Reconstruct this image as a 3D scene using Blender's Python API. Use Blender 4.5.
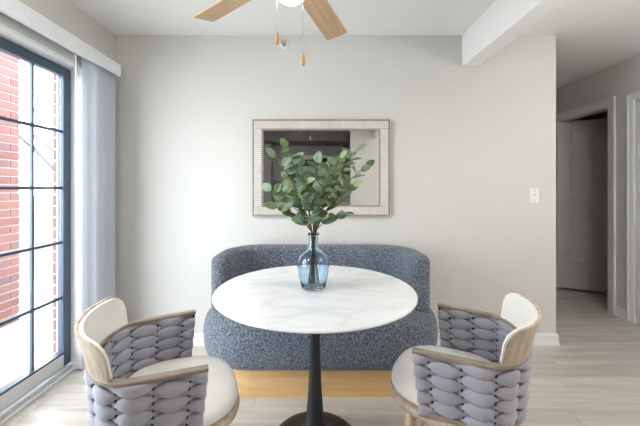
import bpy, bmesh, math, random
from mathutils import Vector, Matrix
R = math.radians
PI = math.pi
rnd = random.Random(7)

# ------------------------------------------------------------------ scene, camera, light
for o in list(bpy.data.objects):
    bpy.data.objects.remove(o)
scene = bpy.context.scene
COL = scene.collection
CAM_H = 1.236

cam_d = bpy.data.cameras.new('camera')
cam_d.sensor_width = 36.0
cam_d.lens = 36.0 * 326 / 640
cam_d.shift_x = 5 / 640
cam_d.shift_y = -25 / 640
cam_d.clip_start = 0.05
cam = bpy.data.objects.new('camera', cam_d)
cam.location = (0, 0, CAM_H)
cam.rotation_euler = (R(90), 0, 0)
COL.objects.link(cam)
scene.camera = cam

w = bpy.data.worlds.new('overcast_sky')
scene.world = w
w.use_nodes = True
bgn = w.node_tree.nodes['Background']
bgn.inputs[0].default_value = (0.90, 0.95, 1.0, 1)
bgn.inputs[1].default_value = 6.0

scene.view_settings.view_transform = 'Standard'
scene.view_settings.look = 'None'
scene.view_settings.gamma = 1.0
scene.view_settings.use_curve_mapping = False
scene.view_settings.exposure = 1.28

def portal(loc, sx, sy, rot):
    l = bpy.data.lights.new('daylight_portal', 'AREA')
    l.shape = 'RECTANGLE'
    l.size, l.size_y = sx, sy
    l.cycles.is_portal = True
    o = bpy.data.objects.new('daylight_portal', l)
    o.location = loc
    o.rotation_euler = rot
    COL.objects.link(o)
portal((-1.74, 1.32, 1.03), 2.0, 1.86, (0, R(-90), 0))

LAMP_FILL = 5.5  # strength of the added fill drums out of view
LAMP_FAN = 2.5

# ------------------------------------------------------------------ materials
def new_mat(name):
    m = bpy.data.materials.new(name)
    m.use_nodes = True
    nt = m.node_tree
    return m, nt, nt.nodes['Principled BSDF']

def node(nt, typ, **kw):
    n = nt.nodes.new(typ)
    for k, v in kw.items():
        setattr(n, k, v)
    return n

def ramp(nt, stops):
    r = node(nt, 'ShaderNodeValToRGB')
    el = r.color_ramp.elements
    while len(el) < len(stops):
        el.new(0.5)
    for e, (p, c) in zip(el, stops):
        e.position = p
        e.color = (*c, 1)
    return r

def coords(nt, scale=(1, 1, 1), kind='Object'):
    tc = node(nt, 'ShaderNodeTexCoord')
    mp = node(nt, 'ShaderNodeMapping')
    mp.inputs['Scale'].default_value = scale
    nt.links.new(tc.outputs[kind], mp.inputs['Vector'])
    return mp.outputs['Vector']

def noise(nt, vec, scale, detail=3, rough=0.5):
    n = node(nt, 'ShaderNodeTexNoise')
    n.inputs['Scale'].default_value = scale
    n.inputs['Detail'].default_value = detail
    n.inputs['Roughness'].default_value = rough
    nt.links.new(vec, n.inputs['Vector'])
    return n.outputs['Fac']

def bump(nt, bsdf, fac, strength, dist):
    b = node(nt, 'ShaderNodeBump')
    b.inputs['Strength'].default_value = strength
    b.inputs['Distance'].default_value = dist
    nt.links.new(fac, b.inputs['Height'])
    nt.links.new(b.outputs['Normal'], bsdf.inputs['Normal'])

def plain(name, col, rough=0.5, metal=0.0, tex=0.04, scale=30, bmp=0.0, bdist=0.002, spec=0.5):
    m, nt, b = new_mat(name)
    v = coords(nt)
    f = noise(nt, v, scale)
    lo = tuple(c * (1 - tex) for c in col)
    hi = tuple(min(1, c * (1 + tex)) for c in col)
    r = ramp(nt, [(0.3, lo), (0.7, hi)])
    nt.links.new(f, r.inputs['Fac'])
    nt.links.new(r.outputs['Color'], b.inputs['Base Color'])
    b.inputs['Roughness'].default_value = rough
    b.inputs['Metallic'].default_value = metal
    b.inputs['Specular IOR Level'].default_value = spec
    if bmp:
        bump(nt, b, f, bmp, bdist)
    return m

def wood(name, c0, c1, scale=(2, 26, 26), rough=0.45, rand=0.0, bmp=0.1):
    m, nt, b = new_mat(name)
    tc = node(nt, 'ShaderNodeTexCoord')
    mp = node(nt, 'ShaderNodeMapping')
    mp.inputs['Scale'].default_value = scale
    oi = node(nt, 'ShaderNodeObjectInfo')
    add = node(nt, 'ShaderNodeVectorMath', operation='ADD')
    mul = node(nt, 'ShaderNodeMath', operation='MULTIPLY')
    mul.inputs[1].default_value = 37.0
    nt.links.new(oi.outputs['Random'], mul.inputs[0])
    nt.links.new(tc.outputs['Object'], mp.inputs['Vector'])
    nt.links.new(mp.outputs['Vector'], add.inputs[0])
    nt.links.new(mul.outputs[0], add.inputs[1])
    f1 = noise(nt, add.outputs[0], 1.0, 6, 0.6)
    r = ramp(nt, [(0.3, c0), (0.7, c1)])
    nt.links.new(f1, r.inputs['Fac'])
    out = r.outputs['Color']
    if rand:
        hs = node(nt, 'ShaderNodeHueSaturation')
        mr = node(nt, 'ShaderNodeMapRange')
        mr.inputs['To Min'].default_value = 1 - rand
        mr.inputs['To Max'].default_value = 1 + rand
        nt.links.new(oi.outputs['Random'], mr.inputs['Value'])
        nt.links.new(mr.outputs[0], hs.inputs['Value'])
        nt.links.new(out, hs.inputs['Color'])
        out = hs.outputs['Color']
    nt.links.new(out, b.inputs['Base Color'])
    b.inputs['Roughness'].default_value = rough
    if bmp:
        bump(nt, b, f1, bmp, 0.002)
    return m

def emit(name, col, strength):
    m, nt, b = new_mat(name)
    b.inputs['Base Color'].default_value = (*col, 1)
    b.inputs['Emission Color'].default_value = (*col, 1)
    b.inputs['Emission Strength'].default_value = strength
    return m

M = {}
M['wall'] = plain('wall_paint', (0.655, 0.64, 0.612), 0.7, tex=0.01, scale=60, bmp=0.06, bdist=0.001, spec=0.2)
M['ceil'] = plain('ceiling_paint', (0.92, 0.91, 0.895), 0.85, tex=0.015, scale=90, bmp=0.15, bdist=0.002, spec=0.1)
M['white'] = plain('white_trim_paint', (0.82, 0.82, 0.81), 0.35, tex=0.01)
M['vinyl'] = plain('white_vinyl', (0.80, 0.82, 0.84), 0.4, tex=0.01)
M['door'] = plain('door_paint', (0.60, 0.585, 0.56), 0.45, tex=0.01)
M['plank'] = wood('oak_plank_floor', (0.44, 0.395, 0.35), (0.66, 0.61, 0.56), (1.3, 16, 16), 0.33, 0.07, 0.03)
M['under'] = plain('floor_joint', (0.22, 0.18, 0.15), 0.8)
M['frame'] = plain('blue_black_door_frame', (0.05, 0.075, 0.115), 0.35, tex=0.1)
M['alu'] = plain('brushed_aluminium_track', (0.68, 0.70, 0.72), 0.4, metal=0.35)
M['oak'] = wood('light_oak', (0.34, 0.255, 0.185), (0.66, 0.545, 0.43), (30, 30, 5), 0.45, 0.0, 0.1)
M['oakleg'] = wood('light_oak_leg', (0.46, 0.33, 0.22), (0.64, 0.49, 0.35), (40, 40, 5), 0.45)
M['rail'] = wood('weathered_oak_rail', (0.19, 0.15, 0.115), (0.34, 0.28, 0.215), (14, 14, 50), 0.5)
M['plinth'] = wood('honey_oak_plinth', (0.58, 0.34, 0.14), (0.74, 0.48, 0.23), (2.5, 30, 30), 0.5)
M['blade'] = wood('pale_oak_blade', (0.55, 0.36, 0.20), (0.70, 0.49, 0.30), (4, 40, 40), 0.45)
M['knob'] = wood('chain_knob_wood', (0.50, 0.26, 0.10), (0.66, 0.38, 0.17), (40, 40, 10), 0.4)
M['cord'] = plain('dark_cord', (0.03, 0.028, 0.03), 0.8)
M['black'] = plain('matte_black_metal', (0.012, 0.0145, 0.02), 0.45, tex=0.1)
M['chrome'] = plain('chrome', (0.55, 0.55, 0.55), 0.2, metal=1.0)
M['cab'] = plain('grey_cabinet_paint', (0.27, 0.27, 0.28), 0.4, tex=0.02)
M['soffit'] = plain('dark_soffit', (0.11, 0.105, 0.105), 0.6)
M['micro'] = plain('microwave_steel', (0.62, 0.58, 0.52), 0.35, tex=0.03)
M['dark'] = plain('dark_glass', (0.02, 0.02, 0.022), 0.15)
M['mortar'] = plain('mortar', (0.36, 0.34, 0.33), 0.9, tex=0.08, scale=60)
M['concrete'] = plain('pale_concrete', (0.40, 0.40, 0.39), 0.85, tex=0.06, scale=6)
M['lawn'] = plain('winter_lawn', (0.060, 0.070, 0.050), 0.95, tex=0.3, scale=3)
M['gravel'] = plain('gravel_bed', (0.062, 0.060, 0.058), 0.95, tex=0.35, scale=14)
M['bark'] = plain('pale_bark', (0.10, 0.098, 0.10), 0.9, tex=0.2, scale=20)
M['fandome'] = emit('frosted_lamp_dome', (1.0, 0.93, 0.84), LAMP_FAN)
M['lamp'] = emit('fill_glow', (1.0, 0.98, 0.955), LAMP_FILL)  # glow of the fill drums added to brighten the room

def brick_mat():
    m, nt, b = new_mat('red_brick')
    v = coords(nt)
    oi = node(nt, 'ShaderNodeObjectInfo')
    r = ramp(nt, [(0.0, (0.16, 0.052, 0.05)), (0.5, (0.21, 0.085, 0.075)), (1.0, (0.14, 0.068, 0.073))])
    nt.links.new(oi.outputs['Random'], r.inputs['Fac'])
    f = noise(nt, v, 60, 4)
    mx = node(nt, 'ShaderNodeMixRGB', blend_type='MULTIPLY')
    mx.inputs[0].default_value = 0.5
    r2 = ramp(nt, [(0.3, (0.6, 0.6, 0.6)), (0.7, (1, 1, 1))])
    nt.links.new(f, r2.inputs['Fac'])
    nt.links.new(r.outputs[0], mx.inputs[1])
    nt.links.new(r2.outputs[0], mx.inputs[2])
    nt.links.new(mx.outputs[0], b.inputs['Base Color'])
    b.inputs['Roughness'].default_value = 0.9
    bump(nt, b, f, 0.4, 0.004)
    return m
M['brick'] = brick_mat()

def boucle_mat():
    m, nt, b = new_mat('blue_grey_boucle')
    v = coords(nt)
    vo = node(nt, 'ShaderNodeTexVoronoi')
    vo.inputs['Scale'].default_value = 150
    nt.links.new(v, vo.inputs['Vector'])
    f = noise(nt, v, 90, 4, 0.7)
    mx = node(nt, 'ShaderNodeMath', operation='SUBTRACT')
    nt.links.new(f, mx.inputs[0])
    sc = node(nt, 'ShaderNodeMath', operation='MULTIPLY')
    sc.inputs[1].default_value = 0.45
    nt.links.new(vo.outputs['Distance'], sc.inputs[0])
    nt.links.new(sc.outputs[0], mx.inputs[1])
    r = ramp(nt, [(0.06, (0.052, 0.065, 0.092)), (0.28, (0.155, 0.180, 0.228)), (0.50, (0.40, 0.445, 0.51))])
    nt.links.new(mx.outputs[0], r.inputs['Fac'])
    nt.links.new(r.outputs[0], b.inputs['Base Color'])
    b.inputs['Roughness'].default_value = 0.95
    b.inputs['Specular IOR Level'].default_value = 0.1
    b.inputs['Sheen Weight'].default_value = 0.25
    bump(nt, b, mx.outputs[0], 1.0, 0.012)
    return m
M['boucle'] = boucle_mat()

def fabric(name, c0, c1, scale=260, sheen=0.2):
    m, nt, b = new_mat(name)
    v = coords(nt)
    f = noise(nt, v, scale, 2)
    g = noise(nt, v, 9, 2)
    ad = node(nt, 'ShaderNodeMath', operation='ADD')
    nt.links.new(f, ad.inputs[0])
    nt.links.new(g, ad.inputs[1])
    r = ramp(nt, [(0.75, c0), (1.25, c1)])
    hf = node(nt, 'ShaderNodeMath', operation='MULTIPLY')
    hf.inputs[1].default_value = 1.0
    nt.links.new(ad.outputs[0], hf.inputs[0])
    r.color_ramp.elements[0].position = 0.35
    r.color_ramp.elements[1].position = 0.65
    hf.inputs[1].default_value = 0.5
    nt.links.new(hf.outputs[0], r.inputs['Fac'])
    nt.links.new(r.outputs[0], b.inputs['Base Color'])
    b.inputs['Roughness'].default_value = 0.9
    b.inputs['Specular IOR Level'].default_value = 0.15
    b.inputs['Sheen Weight'].default_value = sheen
    bump(nt, b, f, 0.25, 0.001)
    return m
M['cream'] = fabric('cream_upholstery', (0.77, 0.75, 0.70), (0.85, 0.83, 0.79))
M['strap'] = fabric('lavender_grey_strap', (0.33, 0.325, 0.375), (0.42, 0.415, 0.47))

def marble_mat():
    m, nt, b = new_mat('white_marble')
    v = coords(nt, (1, 2.2, 1))
    n1 = node(nt, 'ShaderNodeTexNoise')
    n1.inputs['Scale'].default_value = 1.7
    n1.inputs['Detail'].default_value = 8
    n1.inputs['Distortion'].default_value = 1.2
    nt.links.new(v, n1.inputs['Vector'])
    s = node(nt, 'ShaderNodeMath', operation='SUBTRACT')
    s.inputs[1].default_value = 0.5
    a = node(nt, 'ShaderNodeMath', operation='ABSOLUTE')
    nt.links.new(n1.outputs['Fac'], s.inputs[0])
    nt.links.new(s.outputs[0], a.inputs[0])
    r = ramp(nt, [(0.0, (0.72, 0.74, 0.76)), (0.02, (0.80, 0.815, 0.83)), (0.10, (0.835, 0.85, 0.865))])
    nt.links.new(a.outputs[0], r.inputs['Fac'])
    nt.links.new(r.outputs[0], b.inputs['Base Color'])
    b.inputs['Roughness'].default_value = 0.08
    return m
M['marble'] = marble_mat()

def vane_mat():
    m, nt, b = new_mat('translucent_vane')
    b.inputs['Base Color'].default_value = (0.82, 0.86, 0.92, 1)
    b.inputs['Roughness'].default_value = 0.5
    t = node(nt, 'ShaderNodeBsdfTranslucent')
    t.inputs[0].default_value = (0.82, 0.86, 0.92, 1)
    mx = node(nt, 'ShaderNodeMixShader')
    mx.inputs[0].default_value = 0.4
    nt.links.new(b.outputs[0], mx.inputs[1])
    nt.links.new(t.outputs[0], mx.inputs[2])
    nt.links.new(mx.outputs[0], nt.nodes['Material Output'].inputs['Surface'])
    return m
M['vane'] = vane_mat()

def pane_mat():
    m, nt, b = new_mat('window_glass')
    nt.nodes.remove(b)
    out = nt.nodes['Material Output']
    t = node(nt, 'ShaderNodeBsdfTransparent')
    t.inputs[0].default_value = (0.95, 0.97, 0.97, 1)
    g = node(nt, 'ShaderNodeBsdfGlossy')
    g.inputs['Roughness'].default_value = 0.0
    fr = node(nt, 'ShaderNodeFresnel')
    ge = node(nt, 'ShaderNodeNewGeometry')
    mr = node(nt, 'ShaderNodeMapRange')           # same ratio on both faces of the sheet
    mr.inputs['To Min'].default_value = 1.45
    mr.inputs['To Max'].default_value = 1 / 1.45
    nt.links.new(ge.outputs['Backfacing'], mr.inputs['Value'])
    nt.links.new(mr.outputs[0], fr.inputs['IOR'])
    mx = node(nt, 'ShaderNodeMixShader')
    nt.links.new(fr.outputs[0], mx.inputs[0])
    nt.links.new(t.outputs[0], mx.inputs[1])
    nt.links.new(g.outputs[0], mx.inputs[2])
    nt.links.new(mx.outputs[0], out.inputs['Surface'])
    return m
M['pane'] = pane_mat()

def vase_mat():
    m, nt, b = new_mat('blue_glass')
    b.inputs['Base Color'].default_value = (0.68, 0.81, 0.915, 1)
    b.inputs['Roughness'].default_value = 0.02
    b.inputs['IOR'].default_value = 1.45
    b.inputs['Transmission Weight'].default_value = 1.0
    v = coords(nt)
    bump(nt, b, noise(nt, v, 14, 2), 0.08, 0.004)
    return m
M['vase'] = vase_mat()

def mirror_mat():
    m, nt, b = new_mat('silvered_glass')
    b.inputs['Base Color'].default_value = (0.90, 0.91, 0.90, 1)
    b.inputs['Metallic'].default_value = 1.0
    b.inputs['Roughness'].default_value = 0.0
    return m
M['mirror'] = mirror_mat()
M['mframe'] = plain('whitewashed_carved_wood', (0.74, 0.695, 0.66), 0.6, tex=0.08, scale=12)
M['mgroove'] = plain('taupe_groove', (0.52, 0.45, 0.405), 0.7, tex=0.1)
M['mframe_edge'] = wood('taupe_frame_edge', (0.26, 0.22, 0.19), (0.38, 0.33, 0.28), (20, 20, 20), 0.6)

def leaf_mat(name, c0, c1):
    m, nt, b = new_mat(name)
    v = coords(nt)
    oi = node(nt, 'ShaderNodeObjectInfo')
    r = ramp(nt, [(0.0, c0), (1.0, c1)])
    nt.links.new(oi.outputs['Random'], r.inputs['Fac'])
    f = noise(nt, v, 40, 2)
    mx = node(nt, 'ShaderNodeMixRGB', blend_type='MULTIPLY')
    mx.inputs[0].default_value = 0.35
    r2 = ramp(nt, [(0.3, (0.6, 0.7, 0.6)), (0.7, (1, 1, 1))])
    nt.links.new(f, r2.inputs['Fac'])
    nt.links.new(r.outputs[0], mx.inputs[1])
    nt.links.new(r2.outputs[0], mx.inputs[2])
    nt.links.new(mx.outputs[0], b.inputs['Base Color'])
    b.inputs['Roughness'].default_value = 0.38
    return m
M['leaf'] = leaf_mat('eucalyptus_leaf', (0.07, 0.125, 0.04), (0.20, 0.29, 0.12))
M['leaf_blue'] = leaf_mat('blue_green_leaf', (0.13, 0.22, 0.14), (0.27, 0.38, 0.26))
M['leaf_pale'] = leaf_mat('pale_green_leaf', (0.28, 0.38, 0.17), (0.45, 0.52, 0.30))
M['stem'] = plain('brown_stem', (0.16, 0.09, 0.065), 0.7, tex=0.2)

# ------------------------------------------------------------------ mesh helpers
def mesh_obj(name, verts, faces, mat, parent=None, smooth=False, loc=None):
    me = bpy.data.meshes.new(name)
    me.from_pydata([tuple(v) for v in verts], [], faces)
    bm = bmesh.new()
    bm.from_mesh(me)
    bmesh.ops.recalc_face_normals(bm, faces=bm.faces)
    bm.to_mesh(me)
    bm.free()
    if smooth:
        me.polygons.foreach_set('use_smooth', [True] * len(me.polygons))
    me.materials.append(M[mat] if isinstance(mat, str) else mat)
    o = bpy.data.objects.new(name, me)
    COL.objects.link(o)
    if parent:
        o.parent = parent
    if loc:
        o.location = loc
    return o

class MB:
    def __init__(s):
        s.v = []
        s.f = []
    def add(s, v, f):
        b = len(s.v)
        s.v += [Vector(p) for p in v]
        s.f += [tuple(i + b for i in q) for q in f]
        return s
    def box(s, x0, x1, y0, y1, z0, z1, bev=0.0):
        if bev <= 0:
            v = [(x, y, z) for x in (x0, x1) for y in (y0, y1) for z in (z0, z1)]
            f = [(0, 1, 3, 2), (4, 6, 7, 5), (0, 4, 5, 1), (2, 3, 7, 6), (0, 2, 6, 4), (1, 5, 7, 3)]
            return s.add(v, f)
        bm = bmesh.new()
        bmesh.ops.create_cube(bm, size=1.0)
        for q in bm.verts:
            q.co = Vector(((x0 + x1) / 2 + q.co.x * (x1 - x0), (y0 + y1) / 2 + q.co.y * (y1 - y0), (z0 + z1) / 2 + q.co.z * (z1 - z0)))
        bmesh.ops.bevel(bm, geom=list(bm.edges), offset=bev, segments=2, profile=0.5, affect='EDGES')
        bm.verts.ensure_lookup_table()
        s.add([q.co.copy() for q in bm.verts], [tuple(q.index for q in f.verts) for f in bm.faces])
        bm.free()
        return s
    def rings(s, rings, closed_ring=True, cap0=True, cap1=True):
        n = len(rings[0])
        v = [p for r in rings for p in r]
        f = []
        m = n if closed_ring else n - 1
        for i in range(len(rings) - 1):
            for j in range(m):
                k = (j + 1) % n
                f.append((i * n + j, i * n + k, (i + 1) * n + k, (i + 1) * n + j))
        if cap0:
            f.append(tuple(range(n)))
        if cap1:
            f.append(tuple(range((len(rings) - 1) * n, len(rings) * n)))
        return s.add(v, f)
    def lathe(s, prof, n=32, c=(0, 0), cap0=True, cap1=True):
        rs = [[(c[0] + r * math.cos(2 * PI * k / n), c[1] + r * math.sin(2 * PI * k / n), z) for k in range(n)] for r, z in prof]
        return s.rings(rs, True, cap0, cap1)
    def tube(s, pts, rads, n=8):
        pts = [Vector(p) for p in pts]
        rs = []
        for i, p in enumerate(pts):
            a = pts[max(i - 1, 0)]
            b = pts[min(i + 1, len(pts) - 1)]
            t = (b - a).normalized()
            up = Vector((0, 0, 1)) if abs(t.z) < 0.9 else Vector((1, 0, 0))
            u = t.cross(up).normalized()
            w_ = t.cross(u).normalized()
            r = rads[i] if isinstance(rads, (list, tuple)) else rads
            rs.append([p + u * (r * math.cos(2 * PI * k / n)) + w_ * (r * math.sin(2 * PI * k / n)) for k in range(n)])
        return s.rings(rs)
    def build(s, name, mat, parent=None, smooth=False, loc=None):
        return mesh_obj(name, s.v, s.f, mat, parent, smooth, loc)

def tag(o, label=None, cat=None, group=None, kind=None):
    if label: o['label'] = label
    if cat: o['category'] = cat
    if group: o['group'] = group
    if kind: o['kind'] = kind
    return o

def empty(name, loc=(0, 0, 0), rz=0):
    o = bpy.data.objects.new(name, None)
    o.location = loc
    o.rotation_euler = (0, 0, rz)
    o.empty_display_size = 0.05
    COL.objects.link(o)
    return o

def link_copy(o, parent, loc=None, rot=None, scale=None):
    c = o.copy()
    COL.objects.link(c)
    c.parent = parent
    if loc is not None: c.location = loc
    if rot is not None: c.rotation_euler = rot
    if scale is not None: c.scale = scale
    return c

def copy_tree(o, parent=None):
    c = o.copy()
    COL.objects.link(c)
    c.parent = parent
    for ch in list(o.children):
        copy_tree(ch, c)
    return c

def struct(o):
    o['kind'] = 'structure'
    return o

def subsurf(o, lv=1):
    m = o.modifiers.new('subsurf', 'SUBSURF')
    m.levels = lv
    m.render_levels = lv
    return o

# ------------------------------------------------------------------ the room
XL, XR, YB, YK, H = -1.575, 2.93, 2.57, -2.6, 2.44
HALL = 4.7
# sliding door opening in the left wall
OY0, OY1, OZ = 0.38, 2.235, 2.06

# floor: planks on a dark underlay
fl = struct(MB().box(-1.80, XR + 1.0, YK - 0.12, HALL + 0.1, -0.10, -0.010).build('floor', 'under'))
PW, PL = 0.152, 1.22
pk = None
row = 0
y = -0.60
while y < HALL:
    x = XL - 0.001 - (row * 0.437 % 1.0) * PL
    while x < XR + 0.9:
        x0, x1 = max(x, XL - 0.0), min(x + PL, XR + 0.95)
        if x1 - x0 > 0.006:
            full = abs((x1 - x0) - PL) < 1e-6
            if full and pk is not None:
                link_copy(pk, fl, (x0, y, 0))
            else:
                L = x1 - x0 - 0.0012
                W_ = PW - 0.0012
                b = 0.0012
                bt = [(0, 0), (L, 0), (L, W_), (0, W_)]
                tp = [(b, b), (L - b, b), (L - b, W_ - b), (b, W_ - b)]
                v = [(p[0], p[1], -0.011) for p in bt] + [(p[0], p[1], -b) for p in bt] + [(p[0], p[1], 0) for p in tp]
                f = []
                for l in (0, 4):
                    for k in range(4):
                        f.append((l + k, l + (k + 1) % 4, l + 4 + (k + 1) % 4, l + 4 + k))
                f.append((8, 9, 10, 11))
                o = mesh_obj('plank', v, f, 'plank', fl, loc=(x0, y, 0))
                if full:
                    pk = o
        x += PL
    y += PW
    row += 1
# floor behind the camera (far from the lens and out of view)
fk = MB().box(XL, XR, YK, -0.602, -0.012, 0.0).build('floor_boards', 'plank', fl)
fk['kind'] = 'stuff'
# threshold piece in the sliding door opening
MB().box(-1.80, XL - 0.0005, OY0, OY1, -0.012, 0.0005).build('sill_board', 'plank', fl)

struct(MB().box(-1.80, XR + 1.0, YK - 0.12, HALL + 0.1, H, H + 0.1).build('ceiling', 'ceil'))

# left wall with the door opening
m = MB()
m.box(-1.76, XL, OY1, YB + 0.12, -0.01, H)
m.box(-1.76, XL, YK, OY0, -0.01, H)
m.box(-1.76, XL, OY0, OY1, OZ, H)
struct(m.build('wall_left', 'wall'))
# back wall, ends at the hallway
XE = 1.90
struct(MB().box(XL, XE, YB, YB + 0.12, -0.01, H).build('wall_back', 'wall'))
# right wall with two door openings
D1a, D1b = 3.25, 4.06
D2a, D2b = 2.14, 2.995
DZ = 2.055
m = MB()
m.box(XR, XR + 0.12, YK, D2a, -0.01, H)
m.box(XR, XR + 0.12, D2b, D1a, -0.01, H)
m.box(XR, XR + 0.12, D1b, HALL, -0.01, H)
m.box(XR, XR + 0.12, D1a, D1b, DZ, H)
m.box(XR, XR + 0.12, D2a, D2b, DZ, H)
struct(m.build('wall_right', 'wall'))
struct(MB().box(XE - 1.5, XR + 1.0, HALL, HALL + 0.1, -0.01, H).build('wall_hallway', 'wall'))
struct(MB().box(XL, XR + 0.12, YK - 0.12, YK, -0.01, H).build('wall_rear', 'wall'))
# the dim room behind the open door
m = MB()
m.box(XR + 0.9, XR + 1.0, 2.0, HALL, -0.01, H)
m.box(XR + 0.12, XR + 0.9, 2.99, 3.05, -0.01, H)
m.box(XR + 0.12, XR + 0.9, 1.98, 2.04, -0.01, H)
struct(m.build('wall_side_room', 'wall'))
# hallway side behind the back wall
struct(MB().box(XE - 1.6, XE - 1.5, YB + 0.12, HALL, -0.01, H).build('wall_hall_end', 'wall'))
# partition behind the camera that the mirror shows on its right
struct(MB().box(0.70, XR, -1.42, -1.30, -0.01, H).build('wall_partition', 'wall'))

# ceiling beam
struct(MB().box(1.157, 1.283, -1.30, YB, 2.19, H, 0.004).build('beam', 'ceil'))

# baseboards
def baseboard(name, pts, h=0.092):
    """profile swept along a floor polyline; room side is to the left of travel"""
    prof = [(0, 0), (0.018, 0), (0.018, 0.022), (0.013, 0.030), (0.013, h - 0.016), (0.006, h), (0, h)]
    pts = [Vector((p[0], p[1], 0)) for p in pts]
    rs = []
    for i, p in enumerate(pts):
        if i == 0: d0 = d1 = (pts[1] - p).normalized()
        elif i == len(pts) - 1: d0 = d1 = (p - pts[i - 1]).normalized()
        else:
            d0 = (p - pts[i - 1]).normalized(); d1 = (pts[i + 1] - p).normalized()
        n0 = Vector((-d0.y, d0.x, 0)); n1 = Vector((-d1.y, d1.x, 0))
        nn = (n0 + n1) / max(1e-6, 1 + n0.dot(n1))
        rs.append([p + nn * a + Vector((0, 0, z)) for a, z in prof])
    return struct(MB().rings(rs).build(name, 'white'))
baseboard('baseboard_back', [(XE - 0.4, YB + 0.12), (XE, YB + 0.12), (XE, YB), (XL, YB)][::1] if False else [(XE, YB + 0.12), (XE, YB), (XL + 0.02, YB)][::1])
baseboard('baseboard_left', [(XL, YB - 0.02), (XL, OY1 + 0.01)])
baseboard('baseboard_right', [(XR, D2b + 0.053), (XR, D1a - 0.078)])

# door casings
def casing(name, y0, y1, wd=0.072):
    prof = [(0, 0), (0, 0.021), (0.014, 0.021), (0.020, 0.015), (wd - 0.010, 0.012), (wd + 0.004, 0.009), (wd + 0.004, 0)]
    rs = []
    for k in range(4):
        ring = []
        for a, t in prof:
            yy_ = y0 - wd + a if k < 2 else y1 + wd - a
            zz_ = 0.001 if k in (0, 3) else DZ + wd - a
            ring.append((XR - t, yy_, zz_))
        rs.append(ring)
    m = MB().rings(rs)
    m.box(XR + 0.001, XR + 0.12, y0 - 0.001, y0 + 0.014, 0.001, DZ - 0.014)
    m.box(XR + 0.001, XR + 0.12, y1 - 0.014, y1 + 0.001, 0.001, DZ - 0.014)
    m.box(XR + 0.001, XR + 0.12, y0, y1, DZ - 0.014, DZ + 0.001)
    return struct(m.build(name, 'white'))
casing('trim_1', D1a, D1b, 0.076)
casing('trim_2', D2a, D2b, 0.052)

# panelled door leaves.  Local: x along the width from the hinge, y thickness, z up
def door_leaf(name, width, mat, panels):
    root = empty(name)
    struct(root)
    t = 0.018
    hgt = 2.02
    st, mu = 0.11, 0.03
    pw = (width - 2 * st - mu) / 2
    cols = [(st, st + pw), (st + pw + mu, width - st)]
    m = MB()
    m.box(0, st, -t, t, 0, hgt, 0.002)
    m.box(width - st, width, -t, t, 0, hgt, 0.002)
    m.box(st + pw, st + pw + mu, -t + 0.0005, t - 0.0005, 0.01, hgt - 0.01)
    zs = [0.0] + [z for p in panels for z in p] + [hgt]
    for i in range(0, len(zs), 2):
        m.box(st, width - st, -t, t, zs[i], zs[i + 1])
    m.build('door_frame', mat, root)
    for z0, z1 in panels:
        for c0, c1 in cols:
            p = MB()
            p.box(c0, c1, -0.004, 0.004, z0, z1)
            p.box(c0 + 0.03, c1 - 0.03, -0.015, 0.015, z0 + 0.03, z1 - 0.03, 0.007)
            p.build('door_panel', mat, root)
    k = MB().lathe([(0.006, 0), (0.026, 0.004), (0.026, 0.01), (0.012, 0.016), (0.012, 0.036), (0.026, 0.045), (0.03, 0.06), (0.02, 0.07), (0.004, 0.072)], 20)
    ko = k.build('door_knob', 'chrome', root, True)
    ko.location = (width - 0.06, -t, 0.93)
    ko.rotation_euler = (R(90), 0, 0)
    return root
PANELS = [(0.29, 0.865), (1.05, 1.63), (1.73, 1.925)]
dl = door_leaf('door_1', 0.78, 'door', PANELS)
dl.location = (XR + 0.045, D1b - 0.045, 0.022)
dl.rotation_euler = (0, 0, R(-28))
dl2 = door_leaf('door_2', 0.79, 'white', PANELS)
dl2.location = (XR + 0.022, D2b - 0.023, 0.015)
dl2.rotation_euler = (0, 0, R(-90))
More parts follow.
